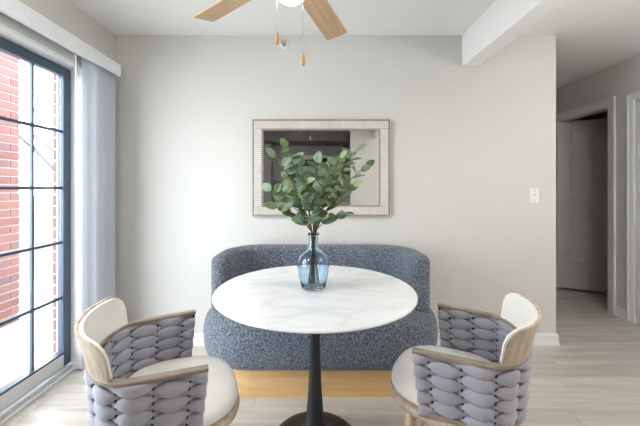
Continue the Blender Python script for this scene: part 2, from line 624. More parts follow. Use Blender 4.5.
# ------------------------------------------------------------------ sliding glass door
GX = -1.68
win = struct(empty('window_1'))
m = MB()                                                   # white lining of the opening
m.box(-1.755, XL + 0.004, OY1 - 0.02, OY1 + 0.0, 0.006, OZ)
m.box(-1.755, XL + 0.004, OY0, OY0 + 0.02, 0.006, OZ)
m.box(-1.755, XL + 0.004, OY0 + 0.02, OY1 - 0.02, OZ - 0.02, OZ)
m.box(-1.648, -1.628, OY0 + 0.02, OY1 - 0.02, 0.001, 0.018, 0.003)
m.build('opening_lining', 'white', win)
m = MB()
m.box(-1.745, -1.650, OY0 + 0.02, OY1 - 0.02, 0.007, 0.030, 0.003)
m.box(-1.70, -1.695, OY0 + 0.02, OY1 - 0.02, 0.03, 0.045)
m.box(-1.655, -1.65, OY0 + 0.02, OY1 - 0.02, 0.03, 0.042)
m.build('track', 'alu', win)
ZB, ZT = 0.055, 2.035
def sash(y0, y1, x):
    st = 0.062
    m = MB()
    m.box(x - 0.022, x + 0.022, y1 - st, y1, ZB, ZT, 0.004)
    m.box(x - 0.022, x + 0.022, y0, y0 + st, ZB, ZT, 0.004)
    m.box(x - 0.022, x + 0.022, y0 + st, y1 - st, ZT - 0.06, ZT, 0.004)
    fr = m.build('sash_frame', 'frame', win)
    MB().box(x - 0.0225, x + 0.0225, y0 + st, y1 - st, ZB, ZB + 0.085, 0.004).build('kick_rail', 'alu', fr)
    MB().box(x - 0.024, x + 0.024, y0 + st, y1 - st, ZB + 0.085, ZB + 0.098).build('glazing_bead', 'frame', fr)
    gy0, gy1, gz0, gz1 = y0 + st, y1 - st, ZB + 0.09, ZT - 0.06
    nc = 4 if (gy1 - gy0) > 0.7 else 3
    zb = [gz0, 0.51, 0.876, 1.236, 1.61, gz1]
    dy = (gy1 - gy0) / nc
    for c in range(nc):
        for r in range(5):
            MB().box(x - 0.003, x + 0.003, gy0 + c * dy + 0.003, gy0 + (c + 1) * dy - 0.003, zb[r] + 0.003, zb[r + 1] - 0.003).build('pane', 'pane', fr)
    mv = MB().box(x - 0.009, x + 0.009, -0.007, 0.007, gz0, gz1, 0.002).build('vertical_bar', 'frame', fr)
    mv.location.y = gy0 + dy
    for c in range(2, nc):
        link_copy(mv, fr, (0, gy0 + c * dy, 0))
    mh = MB().box(x - 0.0085, x + 0.0085, gy0, gy1, -0.009, 0.009, 0.002).build('horizontal_bar', 'frame', fr)
    mh.location.z = zb[1]
    for r in range(2, 5):
        link_copy(mh, fr, (0, 0, zb[r]))
    return fr
sash(1.215, OY1 - 0.02, GX)
s2 = sash(OY0 + 0.02, 1.275, GX + 0.05)
MB().box(GX + 0.074, GX + 0.10, 1.225, 1.25, 0.95, 1.2, 0.006).build('pull_handle', 'black', s2)

# vertical blind with valance
bl = empty('vertical_blind', (-1.50, 1.30, 2.03))
tag(bl, 'white vertical blind drawn back beside the sliding glass door, with valance', 'blind')
def par(o, p):
    o.parent = p
    o.matrix_parent_inverse = Matrix.Translation(p.location).inverted()
    return o
m = MB()
m.box(-1.470, -1.455, 0.10, 2.445, 2.068, 2.158, 0.003)
m.box(-1.575, -1.470, 2.430, 2.445, 2.068, 2.158, 0.003)
m.box(-1.575, -1.470, 0.10, 0.115, 2.068, 2.158, 0.003)
m.box(-1.575, -1.470, 0.115, 2.430, 2.148, 2.158)
par(m.build('valance', 'vinyl'), bl)
par(MB().box(-1.545, -1.505, 0.12, 2.425, 2.100, 2.147, 0.003).build('headrail', 'vinyl'), bl)
# vane: gently curved strip
def vane():
    rs = []
    n = 7
    for k in range(n):
        a = -0.0445 + 0.089 * k / (n - 1)
        c = 0.012 * (1 - (a / 0.0445) ** 2)
        rs.append([Vector((a, c, 0.035)), Vector((a, c + 0.0012, 0.035)), Vector((a, c + 0.0012, 2.10)), Vector((a, c, 2.10))])
    return MB().rings(rs)
v0 = par(vane().build('vane', 'vane', smooth=False), bl)
inv = Matrix.Translation(bl.location).inverted()
vy = [2.205 + 0.030 * k for k in range(8)]
for k, yy in enumerate(vy):
    o = v0 if k == 0 else v0.copy()
    if k:
        COL.objects.link(o)
    o.parent = bl
    o.matrix_parent_inverse = inv
    o.location = (-1.527, yy, 0)
    o.rotation_euler = (0, 0, R(58) + rnd.uniform(-0.09, 0.09))
par(MB().tube([(-1.49, 2.03, 2.10), (-1.49, 2.035, 1.70), (-1.49, 2.04, 1.32)], 0.004, 8).build('wand', 'vinyl'), bl)

# ------------------------------------------------------------------ outdoors
GZ = -0.06
struct(MB().box(-6.0, -1.80, -3, 4.6, GZ - 0.1, GZ).build('patio', 'concrete'))
tag(MB().box(-9.0, -1.80, 4.6, 7.0, GZ - 0.1, GZ - 0.01).build('gravel_bed', 'gravel'), 'gravel bed between the patio and the lawn outside', 'gravel', kind='stuff')
tag(MB().box(-45, 20, 7.0, 60, GZ - 0.12, GZ - 0.02).build('lawn', 'lawn'), 'pale winter lawn beyond the patio', 'lawn', kind='stuff')
MB().box(-45, 20, 24, 27, GZ - 0.02, GZ + 0.02)
struct(MB().box(-45, 20, 24.0, 27.5, GZ - 0.05, GZ + 0.0).build('path', 'gravel'))

# wing wall of brick across the patio: each course a row of bricks
BP, BLn, BD, JT = 0.0785, 0.203, 0.095, 0.011
def brick_mesh(L, Wd, Hh, mat='brick'):
    return MB().box(0, L, 0, Wd, 0, Hh, 0.003)
wing = struct(MB().box(-3.28, -2.908, 1.52, 3.192, GZ - 0.05, 2.9).build('wall_wing', 'mortar'))
bs = None
bh = None
for r in range(37):
    z = GZ + r * BP
    yy = 3.2
    if r % 2:
        yy = 3.2 - BD - JT
        o = brick_mesh(0.012 + 0.0, BD, BP - JT).build('brick', 'brick', wing, loc=(-2.912, 3.2 - BD, z)) if bh is None else link_copy(bh, wing, (-2.912, 3.2 - BD, z))
        bh = bh or o
    for c in range(5):
        y0 = yy - BLn
        if bs is None:
            bs = brick_mesh(0.012, BLn, BP - JT).build('brick', 'brick', wing, loc=(-2.912, y0, z))
        else:
            link_copy(bs, wing, (-2.912, y0, z))
        yy = y0 - JT
# brick jamb of our own outside wall
jam = struct(MB().box(-1.80, -1.77, 2.262, 2.68, GZ, 2.45).build('wall_outside', 'mortar'))
bj = None
for r in range(30):
    z = GZ + r * BP
    wd = 0.075 if r % 2 else 0.085
    if bj is None:
        bj = brick_mesh(0.046, 0.17, BP - JT).build('brick', 'brick', jam, loc=(-1.812, 2.252, z))
    else:
        link_copy(bj, jam, (-1.812, 2.252 , z))

# bare tree
tree = empty('bare_tree', (-10.0, 13.0, GZ))
tag(tree, 'bare winter tree on the lawn outside the sliding door', 'tree')
trng = random.Random(3)
def limb(mb, p, d, L, r, depth):
    pts = [p]
    q = p.copy()
    dd = d.copy()
    for k in range(4):
        dd = (dd + Vector((trng.uniform(-.15, .15), trng.uniform(-.15, .15), trng.uniform(-.05, .15)))).normalized()
        q = q + dd * (L / 4)
        pts.append(q.copy())
    mb.tube(pts, [r * (1 - 0.14 * k) for k in range(5)], 6)
    if depth > 0:
        for k in range(3):
            i = trng.randint(2, 4)
            nd = (dd + Vector((trng.uniform(-.9, .9), trng.uniform(-.9, .9), trng.uniform(-.1, .6)))).normalized()
            limb(mb, pts[i].copy(), nd, L * 0.68, r * 0.5, depth - 1)
tm = MB()
tm.tube([(0, 0, 0), (0.05, 0, 0.8), (0.0, 0.05, 1.7)], [0.20, 0.15, 0.14], 10)
tm.build('trunk', 'bark', tree, True)
for a in (0.2, 2.2, 4.1):
    lm = MB()
    limb(lm, Vector((0, 0.05, 1.6)), Vector((math.cos(a) * 0.6, math.sin(a) * 0.6, 0.8)).normalized(), 2.2, 0.10, 3)
    lm.build('limb', 'bark', tree, True)

# ------------------------------------------------------------------ sofa (curved banquette)
def rrect(hw, y0, y1, rf, rb, ins=0.0, n=10):
    """rounded outline; rf at the y0 corners, rb at the y1 corners"""
    hw -= ins; y0 += ins; y1 -= ins
    rf = max(0.02, rf - ins); rb = max(0.02, rb - ins)
    pts = []
    for cx, cy, r, a0 in ((hw - rf, y0 + rf, rf, -90), (hw - rb, y1 - rb, rb, 0), (-hw + rb, y1 - rb, rb, 90), (-hw + rf, y0 + rf, rf, 180)):
        for k in range(n + 1):
            a = R(a0 + 90 * k / n)
            pts.append((cx + r * math.cos(a), cy + r * math.sin(a)))
    return pts
sofa = empty('curved_bench_sofa', (0.036, 2.2, 0))
tag(sofa, 'blue-grey boucle curved bench sofa on a honey oak plinth against the wall', 'sofa')
SF, SB = 1.855 - 2.2, 2.535 - 2.2
def loft(ins_z, hw, y0, y1, rf, rb):
    rs = []
    for ins, z in ins_z:
        rs.append([(p[0], p[1], z) for p in rrect(hw, y0, y1, rf, rb, ins)])
    return MB().rings(rs)
seat_prof = [(0.09, 0.165), (0.05, 0.17), (0.022, 0.195), (0.006, 0.24), (0.0, 0.29), (0.0, 0.34), (0.006, 0.385), (0.02, 0.42), (0.045, 0.447), (0.085, 0.462), (0.15, 0.468), (0.28, 0.470)]
loft(seat_prof, 0.765, SF, SB, 0.33, 0.22).build('seat', 'boucle', sofa, True)
loft([(0, 0.0), (0, 0.17)], 0.665, SF + 0.072, SB - 0.03, 0.27, 0.18).build('plinth', 'plinth', sofa)
# wrap-around backrest: section swept round the back
path = []
hwc, rc, yb = 0.643, 0.23, SB - 0.06
path.append((-hwc, -0.10))
for k in range(5): path.append((-hwc, -0.10 + (yb - rc + 0.10) * (k + 1) / 6))
for k in range(13):
    a = R(180 - 90 * k / 12)
    path.append((-hwc + rc + rc * math.cos(a), yb - rc + rc * math.sin(a)))
for k in range(1, 5): path.append((-hwc + rc + (2 * (hwc - rc)) * k / 8, yb))
path = path + [(-p[0], p[1]) for p in reversed(path)]
pp = []
for p in path:
    if not pp or (Vector(p) - Vector(pp[-1])).length > 1e-4: pp.append(p)
path = pp
sect = []
T, Z0, Z1, cr = 0.06, 0.40, 0.808, 0.045
for k in range(9):
    a = PI * k / 8
    sect.append((T * math.cos(a) if abs(math.cos(a)) > 0 else 0, Z1 - cr + cr * math.sin(a)))
sect = [(T, Z0)] + [(T, Z0 + 0.13), (T, Z0 + 0.25)] + sect + [(-T, Z0 + 0.25), (-T, Z0 + 0.13), (-T, Z0)]
rs = []
NP = len(path)
total = [0]
for i in range(1, NP): total.append(total[-1] + (Vector(path[i]) - Vector(path[i - 1])).length)
TL = total[-1]
# add rounded end rings
def ringat(p, t, s, ztop):
    nrm = Vector((-t[1], t[0]))
    out = []
    for a, z in sect:
        zz = Z0 + (z - Z0) * ztop
        out.append((p[0] + nrm[0] * a * s, p[1] + nrm[1] * a * s, zz))
    return out
for i, p in enumerate(path):
    a = Vector(path[max(i - 1, 0)]); b = Vector(path[min(i + 1, NP - 1)])
    t = (b - a).normalized()
    if i == 0:
        for dd, s, zt in ((0.058, 0.25, 0.93), (0.05, 0.55, 0.955), (0.03, 0.85, 0.985)):
            rs.append(ringat(Vector(p) - t * dd, t, s, zt))
    rs.append(ringat(p, t, 1, 1))
    if i == NP - 1:
        for dd, s, zt in ((0.03, 0.85, 0.985), (0.05, 0.55, 0.955), (0.058, 0.25, 0.93)):
            rs.append(ringat(Vector(p) + t * dd, t, s, zt))
MB().rings(rs).build('backrest', 'boucle', sofa, True)

# ------------------------------------------------------------------ table
TX, TY, TZ = 0.0, 1.585, 0.75
tab = empty('pedestal_table', (TX, TY, 0))
tag(tab, 'round white marble pedestal table with a black tulip base', 'table')
TR = 0.478
prof = [(TR - 0.03, TZ - 0.016), (TR - 0.012, TZ - 0.0145), (TR - 0.003, TZ - 0.010), (TR, TZ - 0.007), (TR - 0.002, TZ - 0.002), (TR - 0.005, TZ)]
MB().lathe(prof, 96).build('tabletop', 'marble', tab, False)
prof = [(0.21, 0.0), (0.212, 0.006), (0.205, 0.013), (0.16, 0.020), (0.11, 0.028), (0.075, 0.042), (0.057, 0.065), (0.047, 0.10), (0.040, 0.16), (0.034, 0.24), (0.029, 0.34), (0.0255, 0.45), (0.024, 0.56), (0.024, 0.66), (0.027, 0.70), (0.032, 0.712)]
MB().lathe(prof, 48).build('pedestal', 'black', tab, True)
MB().lathe([(0.14, 0.7125), (0.14, 0.7335)], 40).build('mounting_plate', 'black', tab)

# ------------------------------------------------------------------ vase
VX, VY = -0.008, 1.575
vase = empty('glass_vase', (VX, VY, TZ + 0.001))
tag(vase, 'blue glass bottle vase holding leafy branches on the marble table', 'vase')
outer = [(0.045, 0.0), (0.054, 0.004), (0.060, 0.014), (0.068, 0.05), (0.074, 0.085), (0.0765, 0.115), (0.074, 0.138), (0.066, 0.156), (0.052, 0.170), (0.036, 0.182), (0.027, 0.194), (0.0235, 0.208), (0.0225, 0.235), (0.0235, 0.255), (0.0275, 0.262), (0.0275, 0.268)]
th = 0.0035
inner = [(max(r - th, 0.004), z) for r, z in outer[2:-2]]
inner = [(0.0235, 0.268)] + [(r, z) for r, z in reversed(inner)] + [(0.045, 0.011)]
full = outer + inner
MB().lathe(full, 48).build('bottle', 'vase', vase, True)

# leafy branches
def leaf_mesh(name, mat, L, Wd, cup, curl):
    v = []
    f = []
    nl, nw = 7, 5
    for i in range(nl):
        t = i / (nl - 1)
        half = Wd * 0.5 * (math.sin(PI * min(1, 0.04 + t * 0.96)) ** 0.62) * (1.08 - 0.16 * t)
        if i == 0: half = 0.0015
        if i == nl - 1: half = 0.002
        for j in range(nw):
            s = -1 + 2 * j / (nw - 1)
            v.append((s * half, t * L, cup * (s * s) * half - curl * t * t * L - 0.0012 * (1 if j == 2 else 0)))
    for i in range(nl - 1):
        for j in range(nw - 1):
            f.append((i * nw + j, i * nw + j + 1, (i + 1) * nw + j + 1, (i + 1) * nw + j))
    # petiole
    o = mesh_obj(name, v, f, mat, None, True)
    sm = o.modifiers.new('thickness', 'SOLIDIFY')
    sm.thickness = 0.0007
    return o
leaf_kinds = [('leaf', 0.060, 0.040, 0.25, 0.12), ('leaf_blue', 0.064, 0.044, 0.2, 0.15), ('leaf_pale', 0.050, 0.032, 0.3, 0.2), ('leaf', 0.048, 0.034, 0.2, 0.25)]
protos = [leaf_mesh('leaf', k[0], *k[1:]) for k in leaf_kinds]
first_used = [False] * len(protos)
br_rng = random.Random(21)
tips = [  # dx, dy, height above the floor, number of leaves
    (-0.125, -0.03, 1.425, 8), (-0.205, 0.05, 1.225, 6), (-0.175, -0.06, 1.375, 7), (-0.080, 0.07, 1.35, 8),
    (0.020, -0.07, 1.345, 9), (0.090, 0.06, 1.35, 8), (0.130, -0.02, 1.375, 8), (0.215, 0.03, 1.415, 8),
    (0.245, -0.05, 1.335, 6), (0.180, -0.09, 1.245, 7), (0.125, -0.10, 1.115, 5), (-0.045, -0.11, 1.095, 5),
    (-0.165, -0.07, 1.145, 5), (0.060, -0.12, 1.110, 5), (-0.005, -0.10, 1.175, 7), (-0.095, -0.10, 1.235, 8),
    (0.000, 0.09, 1.30, 7), (0.120, 0.09, 1.27, 6), (0.06, -0.10, 1.25, 8), (-0.05, -0.05, 1.30, 8)]
MZ = TZ + 0.268
for bi, (dx, dy, tz, nl) in enumerate(tips):
    nl = nl + 2
    root = empty('leafy_branch', (VX, VY, TZ + 0.03))
    if tz < 1.18: lab = 'short leafy branch spreading low over the rim of the blue vase'
    elif dx <= -0.12: lab = 'tall leafy branch in the blue vase leaning toward the sliding glass door'
    elif dx >= 0.12: lab = 'tall leafy branch in the blue vase leaning toward the hallway'
    else: lab = 'upright leafy branch in the middle of the blue vase bouquet'
    tag(root, lab, 'branch', 'leafy branches in the vase')
    ang = math.atan2(dy, dx)
    nr = 0.012 * math.sqrt(br_rng.random())
    n0 = Vector((math.cos(ang) * nr, math.sin(ang) * nr, MZ))
    base = Vector((-math.cos(ang) * 0.03 * br_rng.random(), -math.sin(ang) * 0.03 * br_rng.random(), TZ + 0.022))
    tip = Vector((dx, dy, tz))
    hh = tz - MZ
    c1 = n0 + Vector((dx * 0.22, dy * 0.22, 0.50 * hh))
    c2 = Vector((dx * 0.72, dy * 0.72, MZ + 0.80 * hh + 0.01))
    def bez(t):
        u = 1 - t
        return n0 * u ** 3 + c1 * 3 * u * u * t + c2 * 3 * u * t * t + tip * t ** 3
    pts = [base, base.lerp(n0, 0.5), n0 - Vector((0, 0, 0.02))] + [bez(k / 9) for k in range(10)]
    off = Vector((0, 0, TZ + 0.03))
    MB().tube([p - off for p in pts], [0.0026, 0.0026, 0.0026] + [0.0025 - 0.0012 * k / 9 for k in range(10)], 6).build('stem', 'stem', root, True)
    for li in range(nl + 1):
        t = 1.0 if li == nl else 0.34 + 0.62 * (li + 0.5 * br_rng.random()) / nl
        if tz < 1.18 and li < nl: t = 0.45 + 0.5 * li / nl
        p = bez(t)
        tang = (bez(min(1, t + 0.02)) - bez(max(0, t - 0.04))).normalized()
        side = (1 if li % 2 else -1)
        if li == nl:
            d = tang
        else:
            az = br_rng.uniform(0, 2 * PI) if li % 3 == 0 else (0 if side > 0 else PI) + br_rng.uniform(-0.7, 0.7)
            lat = Vector((math.cos(az), math.sin(az), br_rng.uniform(-0.25, 0.35)))
            d = (tang * 0.55 + lat * 0.85).normalized()
        # blade normal: half towards the viewer side, half up, jittered
        nn = Vector((br_rng.uniform(-0.6, 0.6), -0.75 + br_rng.uniform(-0.4, 0.5), 0.65 + br_rng.uniform(-0.5, 0.3)))
        nn = (nn - d * nn.dot(d)).normalized()
        xx = d.cross(nn).normalized()
        mat3 = Matrix((xx, d, nn)).transposed()
        if tz < 1.18: ki = br_rng.choice([0, 3, 0, 1])
        else: ki = br_rng.choices([0, 1, 2, 3], [5, 4, 2.2, 3])[0]
        o = protos[ki]
        if first_used[ki]:
            o = o.copy(); COL.objects.link(o)
        first_used[ki] = True
        o.parent = root
        s = br_rng.uniform(0.78, 1.12)
        o.location = p + d * 0.003 - off
        o.rotation_euler = mat3.to_euler()
        o.scale = (s, s, s)

# ------------------------------------------------------------------ mirror
MX0, MX1, MZ0, MZ1 = (253 - 315) / 126.85, (389 - 315) / 126.85, CAM_H + (188 - 216) / 126.85, CAM_H + (188 - 120) / 126.85
mcx, mcz = (MX0 + MX1) / 2, (MZ0 + MZ1) / 2
mir = empty('wall_mirror', (mcx, YB, mcz))
tag(mir, 'rectangular wall mirror in a carved whitewashed wood frame above the sofa', 'mirror')
hw, hh = (MX1 - MX0) / 2, (MZ1 - MZ0) / 2
fw = 0.085
MB().box(-hw + fw * 0.8, hw - fw * 0.8, -0.016, -0.012, -hh + fw * 0.8, hh - fw * 0.8).build('mirror_glass', 'mirror', mir)
MB().box(-hw + 0.01, hw - 0.01, -0.011, -0.001, -hh + 0.01, hh - 0.01).build('backing_board', 'mframe_edge', mir)
def frame_rect(a0, a1, y0, y1, name, mat):
    """mitred rectangular ring between insets a0 and a1"""
    m = MB()
    o_ = [(-hw + a0, -hh + a0), (hw - a0, -hh + a0), (hw - a0, hh - a0), (-hw + a0, hh - a0)]
    i_ = [(-hw + a1, -hh + a1), (hw - a1, -hh + a1), (hw - a1, hh - a1), (-hw + a1, hh - a1)]
    for k in range(4):
        q = (k + 1) % 4
        v = [(o_[k][0], y0, o_[k][1]), (o_[q][0], y0, o_[q][1]), (i_[q][0], y0, i_[q][1]), (i_[k][0], y0, i_[k][1])]
        v += [(p[0], y1, p[2]) for p in v]
        m.add(v, [(0, 1, 2, 3), (4, 5, 6, 7), (0, 1, 5, 4), (1, 2, 6, 5), (2, 3, 7, 6), (3, 0, 4, 7)])
    return m.build(name, mat, mir)
frame_rect(0.0, 0.012, -0.030, -0.001, 'outer_edge', 'mframe_edge')
frame_rect(0.012, fw - 0.012, -0.026, -0.001, 'frame_moulding', 'mgroove')
frame_rect(fw - 0.012, fw, -0.022, -0.012, 'inner_lip', 'mframe_edge')
# carved ribs across the moulding
ribs = MB()
st = 0.0155
n = int((2 * hw - 0.04) / st)
for k in range(n + 1):
    x = -hw + 0.02 + (2 * hw - 0.04) * k / n
    for sg in (-1, 1):
        z0, z1 = sorted((sg * (hh - 0.014), sg * (hh - fw + 0.014)))
        ribs.box(x - 0.0055, x + 0.0055, -0.0305, -0.025, z0, z1, 0.0015)
n = int((2 * hh - 2 * fw) / st)
for k in range(n + 1):
    z = -hh + fw + (2 * hh - 2 * fw) * k / n
    for sg in (-1, 1):
        x0, x1 = sorted((sg * (hw - 0.014), sg * (hw - fw + 0.014)))
        ribs.box(x0, x1, -0.0305, -0.025, z - 0.0055, z + 0.0055, 0.0015)
ro = ribs.build('carved_ribs', 'mframe', mir)
ro['kind'] = 'stuff'

# ------------------------------------------------------------------ light switch, sprinkler
sw = empty('light_switch', (1.726, YB, 1.175))
tag(sw, 'white toggle light switch plate on the wall near the hallway corner', 'light switch')
MB().box(-0.039, 0.039, -0.008, 0, -0.062, 0.062, 0.003).build('cover_plate', 'white', sw)
MB().box(-0.008, 0.008, -0.010, -0.007, -0.016, 0.016).build('toggle_slot', 'vinyl', sw)
MB().box(-0.0045, 0.0045, -0.026, -0.008, 0.002, 0.013, 0.002).build('toggle', 'white', sw)
for z in (-0.042, 0.042):
    s_ = MB().lathe([(0.0035, 0), (0.0035, 0.0015)], 12).build('screw', 'chrome', sw)
    s_.location = (0, -0.008, z); s_.rotation_euler = (R(90), 0, 0)
sp = empty('fire_sprinkler', (-0.243, YB, 2.362))
tag(sp, 'chrome sidewall fire sprinkler in a white ring high on the wall', 'sprinkler')
o = MB().lathe([(0.036, 0), (0.036, 0.004), (0.030, 0.008), (0.018, 0.010)], 28).build('escutcheon', 'white', sp, True)
o.rotation_euler = (R(90), 0, 0)
o = MB().lathe([(0.017, 0.009), (0.017, 0.02), (0.011, 0.022), (0.009, 0.04), (0.005, 0.05)], 20).build('head', 'chrome', sp, True)
o.rotation_euler = (R(90), 0, 0)
m = MB()
m.tube([(-0.012, -0.02, 0), (-0.015, -0.038, 0), (0, -0.056, 0)], 0.0025, 6)
m.tube([(0.012, -0.02, 0), (0.015, -0.038, 0), (0, -0.056, 0)], 0.0025, 6)
m.build('yoke', 'chrome', sp, True)
MB().box(-0.02, 0.02, -0.060, -0.0565, -0.008, 0.016, 0.001).build('deflector', 'chrome', sp)

# ------------------------------------------------------------------ ceiling fan
FX, FY = -0.105, 1.43
fan = empty('ceiling_fan', (FX, FY, H))
tag(fan, 'ceiling fan with pale oak blades, white lamp dome and two pull chains', 'ceiling fan')
MB().lathe([(0.03, -0.001), (0.075, -0.001), (0.075, -0.02), (0.05, -0.06), (0.02, -0.075), (0.02, -0.10)], 32).build('canopy', 'white', fan, True)
MB().lathe([(0.03, -0.09), (0.11, -0.10), (0.125, -0.125), (0.125, -0.20), (0.11, -0.225), (0.07, -0.24), (0.05, -0.25)], 40).build('motor_housing', 'white', fan, True)
MB().lathe([(0.05, -0.245), (0.072, -0.25), (0.072, -0.295), (0.078, -0.30), (0.078, -0.312)], 32).build('light_kit', 'white', fan, True)
prof = [(0.08 * math.cos(R(a)) + 1e-4, -0.312 - 0.083 * math.sin(R(a))) for a in range(0, 91, 9)]
MB().lathe(prof, 32).build('lamp_dome', 'fandome', fan, True)
def blade_mesh():
    L0, L1, w0, w1, t = 0.17, 0.685, 0.058, 0.068, 0.004
    outl = [(L0, -w0), (L1 - 0.012, -w1), (L1 - 0.003, -w1 + 0.004), (L1, -w1 + 0.014), (L1, w1 - 0.014), (L1 - 0.003, w1 - 0.004), (L1 - 0.012, w1), (L0, w0), (L0 - 0.02, w0 - 0.02), (L0 - 0.02, -w0 + 0.02)]
    return MB().rings([[(x, y_, -t) for x, y_ in outl], [(x, y_, t) for x, y_ in outl]])
bl0 = None
for k in range(5):
    rot = (R(-12), 0, R(69 + 72 * k))
    if bl0 is None:
        bl0 = blade_mesh().build('blade', 'blade', fan)
        ir0 = MB().box(0.10, 0.24, -0.02, 0.02, 0.004, 0.010, 0.002).box(0.19, 0.235, -0.045, 0.045, 0.004, 0.009, 0.002).build('blade_bracket', 'white', fan)
        a, b = bl0, ir0
    else:
        a = link_copy(bl0, fan); b = link_copy(ir0, fan)
    for o in (a, b):
        o.rotation_mode = 'XYZ'
        o.location = (0, 0, -0.24)
        # pitch about the blade's own axis, then turn about the hub
        o.rotation_euler = (Matrix.Rotation(rot[2], 4, 'Z') @ Matrix.Rotation(rot[0], 4, 'X')).to_euler()
for cx, zk in ((-0.062, 1.893 - H), (0.052, 1.80 - H)):
    m = MB().tube([(cx, 0, -0.28), (cx, 0, zk + 0.02)], 0.0014, 6)
    ch = m.build('pull_chain', 'chrome', fan)
    MB().lathe([(0.003, zk + 0.027), (0.007, zk + 0.022), (0.0095, zk + 0.008), (0.0105, zk - 0.008), (0.0095, zk - 0.020), (0.006, zk - 0.027)], 14, (cx, 0)).build('chain_knob', 'knob', ch, True)
m = None

# ------------------------------------------------------------------ woven barrel chairs
# local: +x is forward, origin on the floor under the seat
def plan(tip, wt, xc, wc, rear, n_side=14, n_arc=40):
    pts = []
    for k in range(n_side):
        t = k / n_side
        pts.append((tip + (xc - tip) * t, -(wt + (wc - wt) * t)))
    for k in range(n_arc + 1):
        a = R(-90 - 180 * k / n_arc)
        pts.append((xc + (xc - rear) * math.cos(a), wc * math.sin(a)))
    for k in range(n_side - 1, -1, -1):
        t = k / n_side
        pts.append((tip + (xc - tip) * t, wt + (wc - wt) * t))
    return [Vector((p[0], p[1], 0)) for p in pts]
def resample(pts, n):
    L = [0]
    for i in range(1, len(pts)): L.append(L[-1] + (pts[i] - pts[i - 1]).length)
    out = []
    j = 0
    for k in range(n):
        s = L[-1] * k / (n - 1)
        while j < len(L) - 2 and L[j + 1] < s: j += 1
        t = (s - L[j]) / max(1e-9, L[j + 1] - L[j])
        out.append(pts[j].lerp(pts[j + 1], min(1, max(0, t))))
    return out, L[-1]
NS = 321
TOP, LT = resample(plan(0.150, 0.258, -0.06, 0.243, -0.203), NS)
BOT, LB = resample(plan(0.130, 0.243, -0.05, 0.230, -0.186), NS)
ZTOP, ZBOT = 0.656, 0.448
def surf(i, t):
    """i index along the U, t 0 bottom .. 1 top, returns point and outward normal"""
    p = BOT[i].lerp(TOP[i], t)
    a = BOT[max(i - 1, 0)].lerp(TOP[max(i - 1, 0)], t)
    b = BOT[min(i + 1, NS - 1)].lerp(TOP[min(i + 1, NS - 1)], t)
    tg = (b - a).normalized()
    nr = Vector((tg.y, -tg.x, 0))
    if nr.dot(p - Vector((-0.02, 0, 0))) < 0: nr = -nr
    q = p + Vector((0, 0, ZBOT + (ZTOP - ZBOT) * t))
    return q, nr, tg
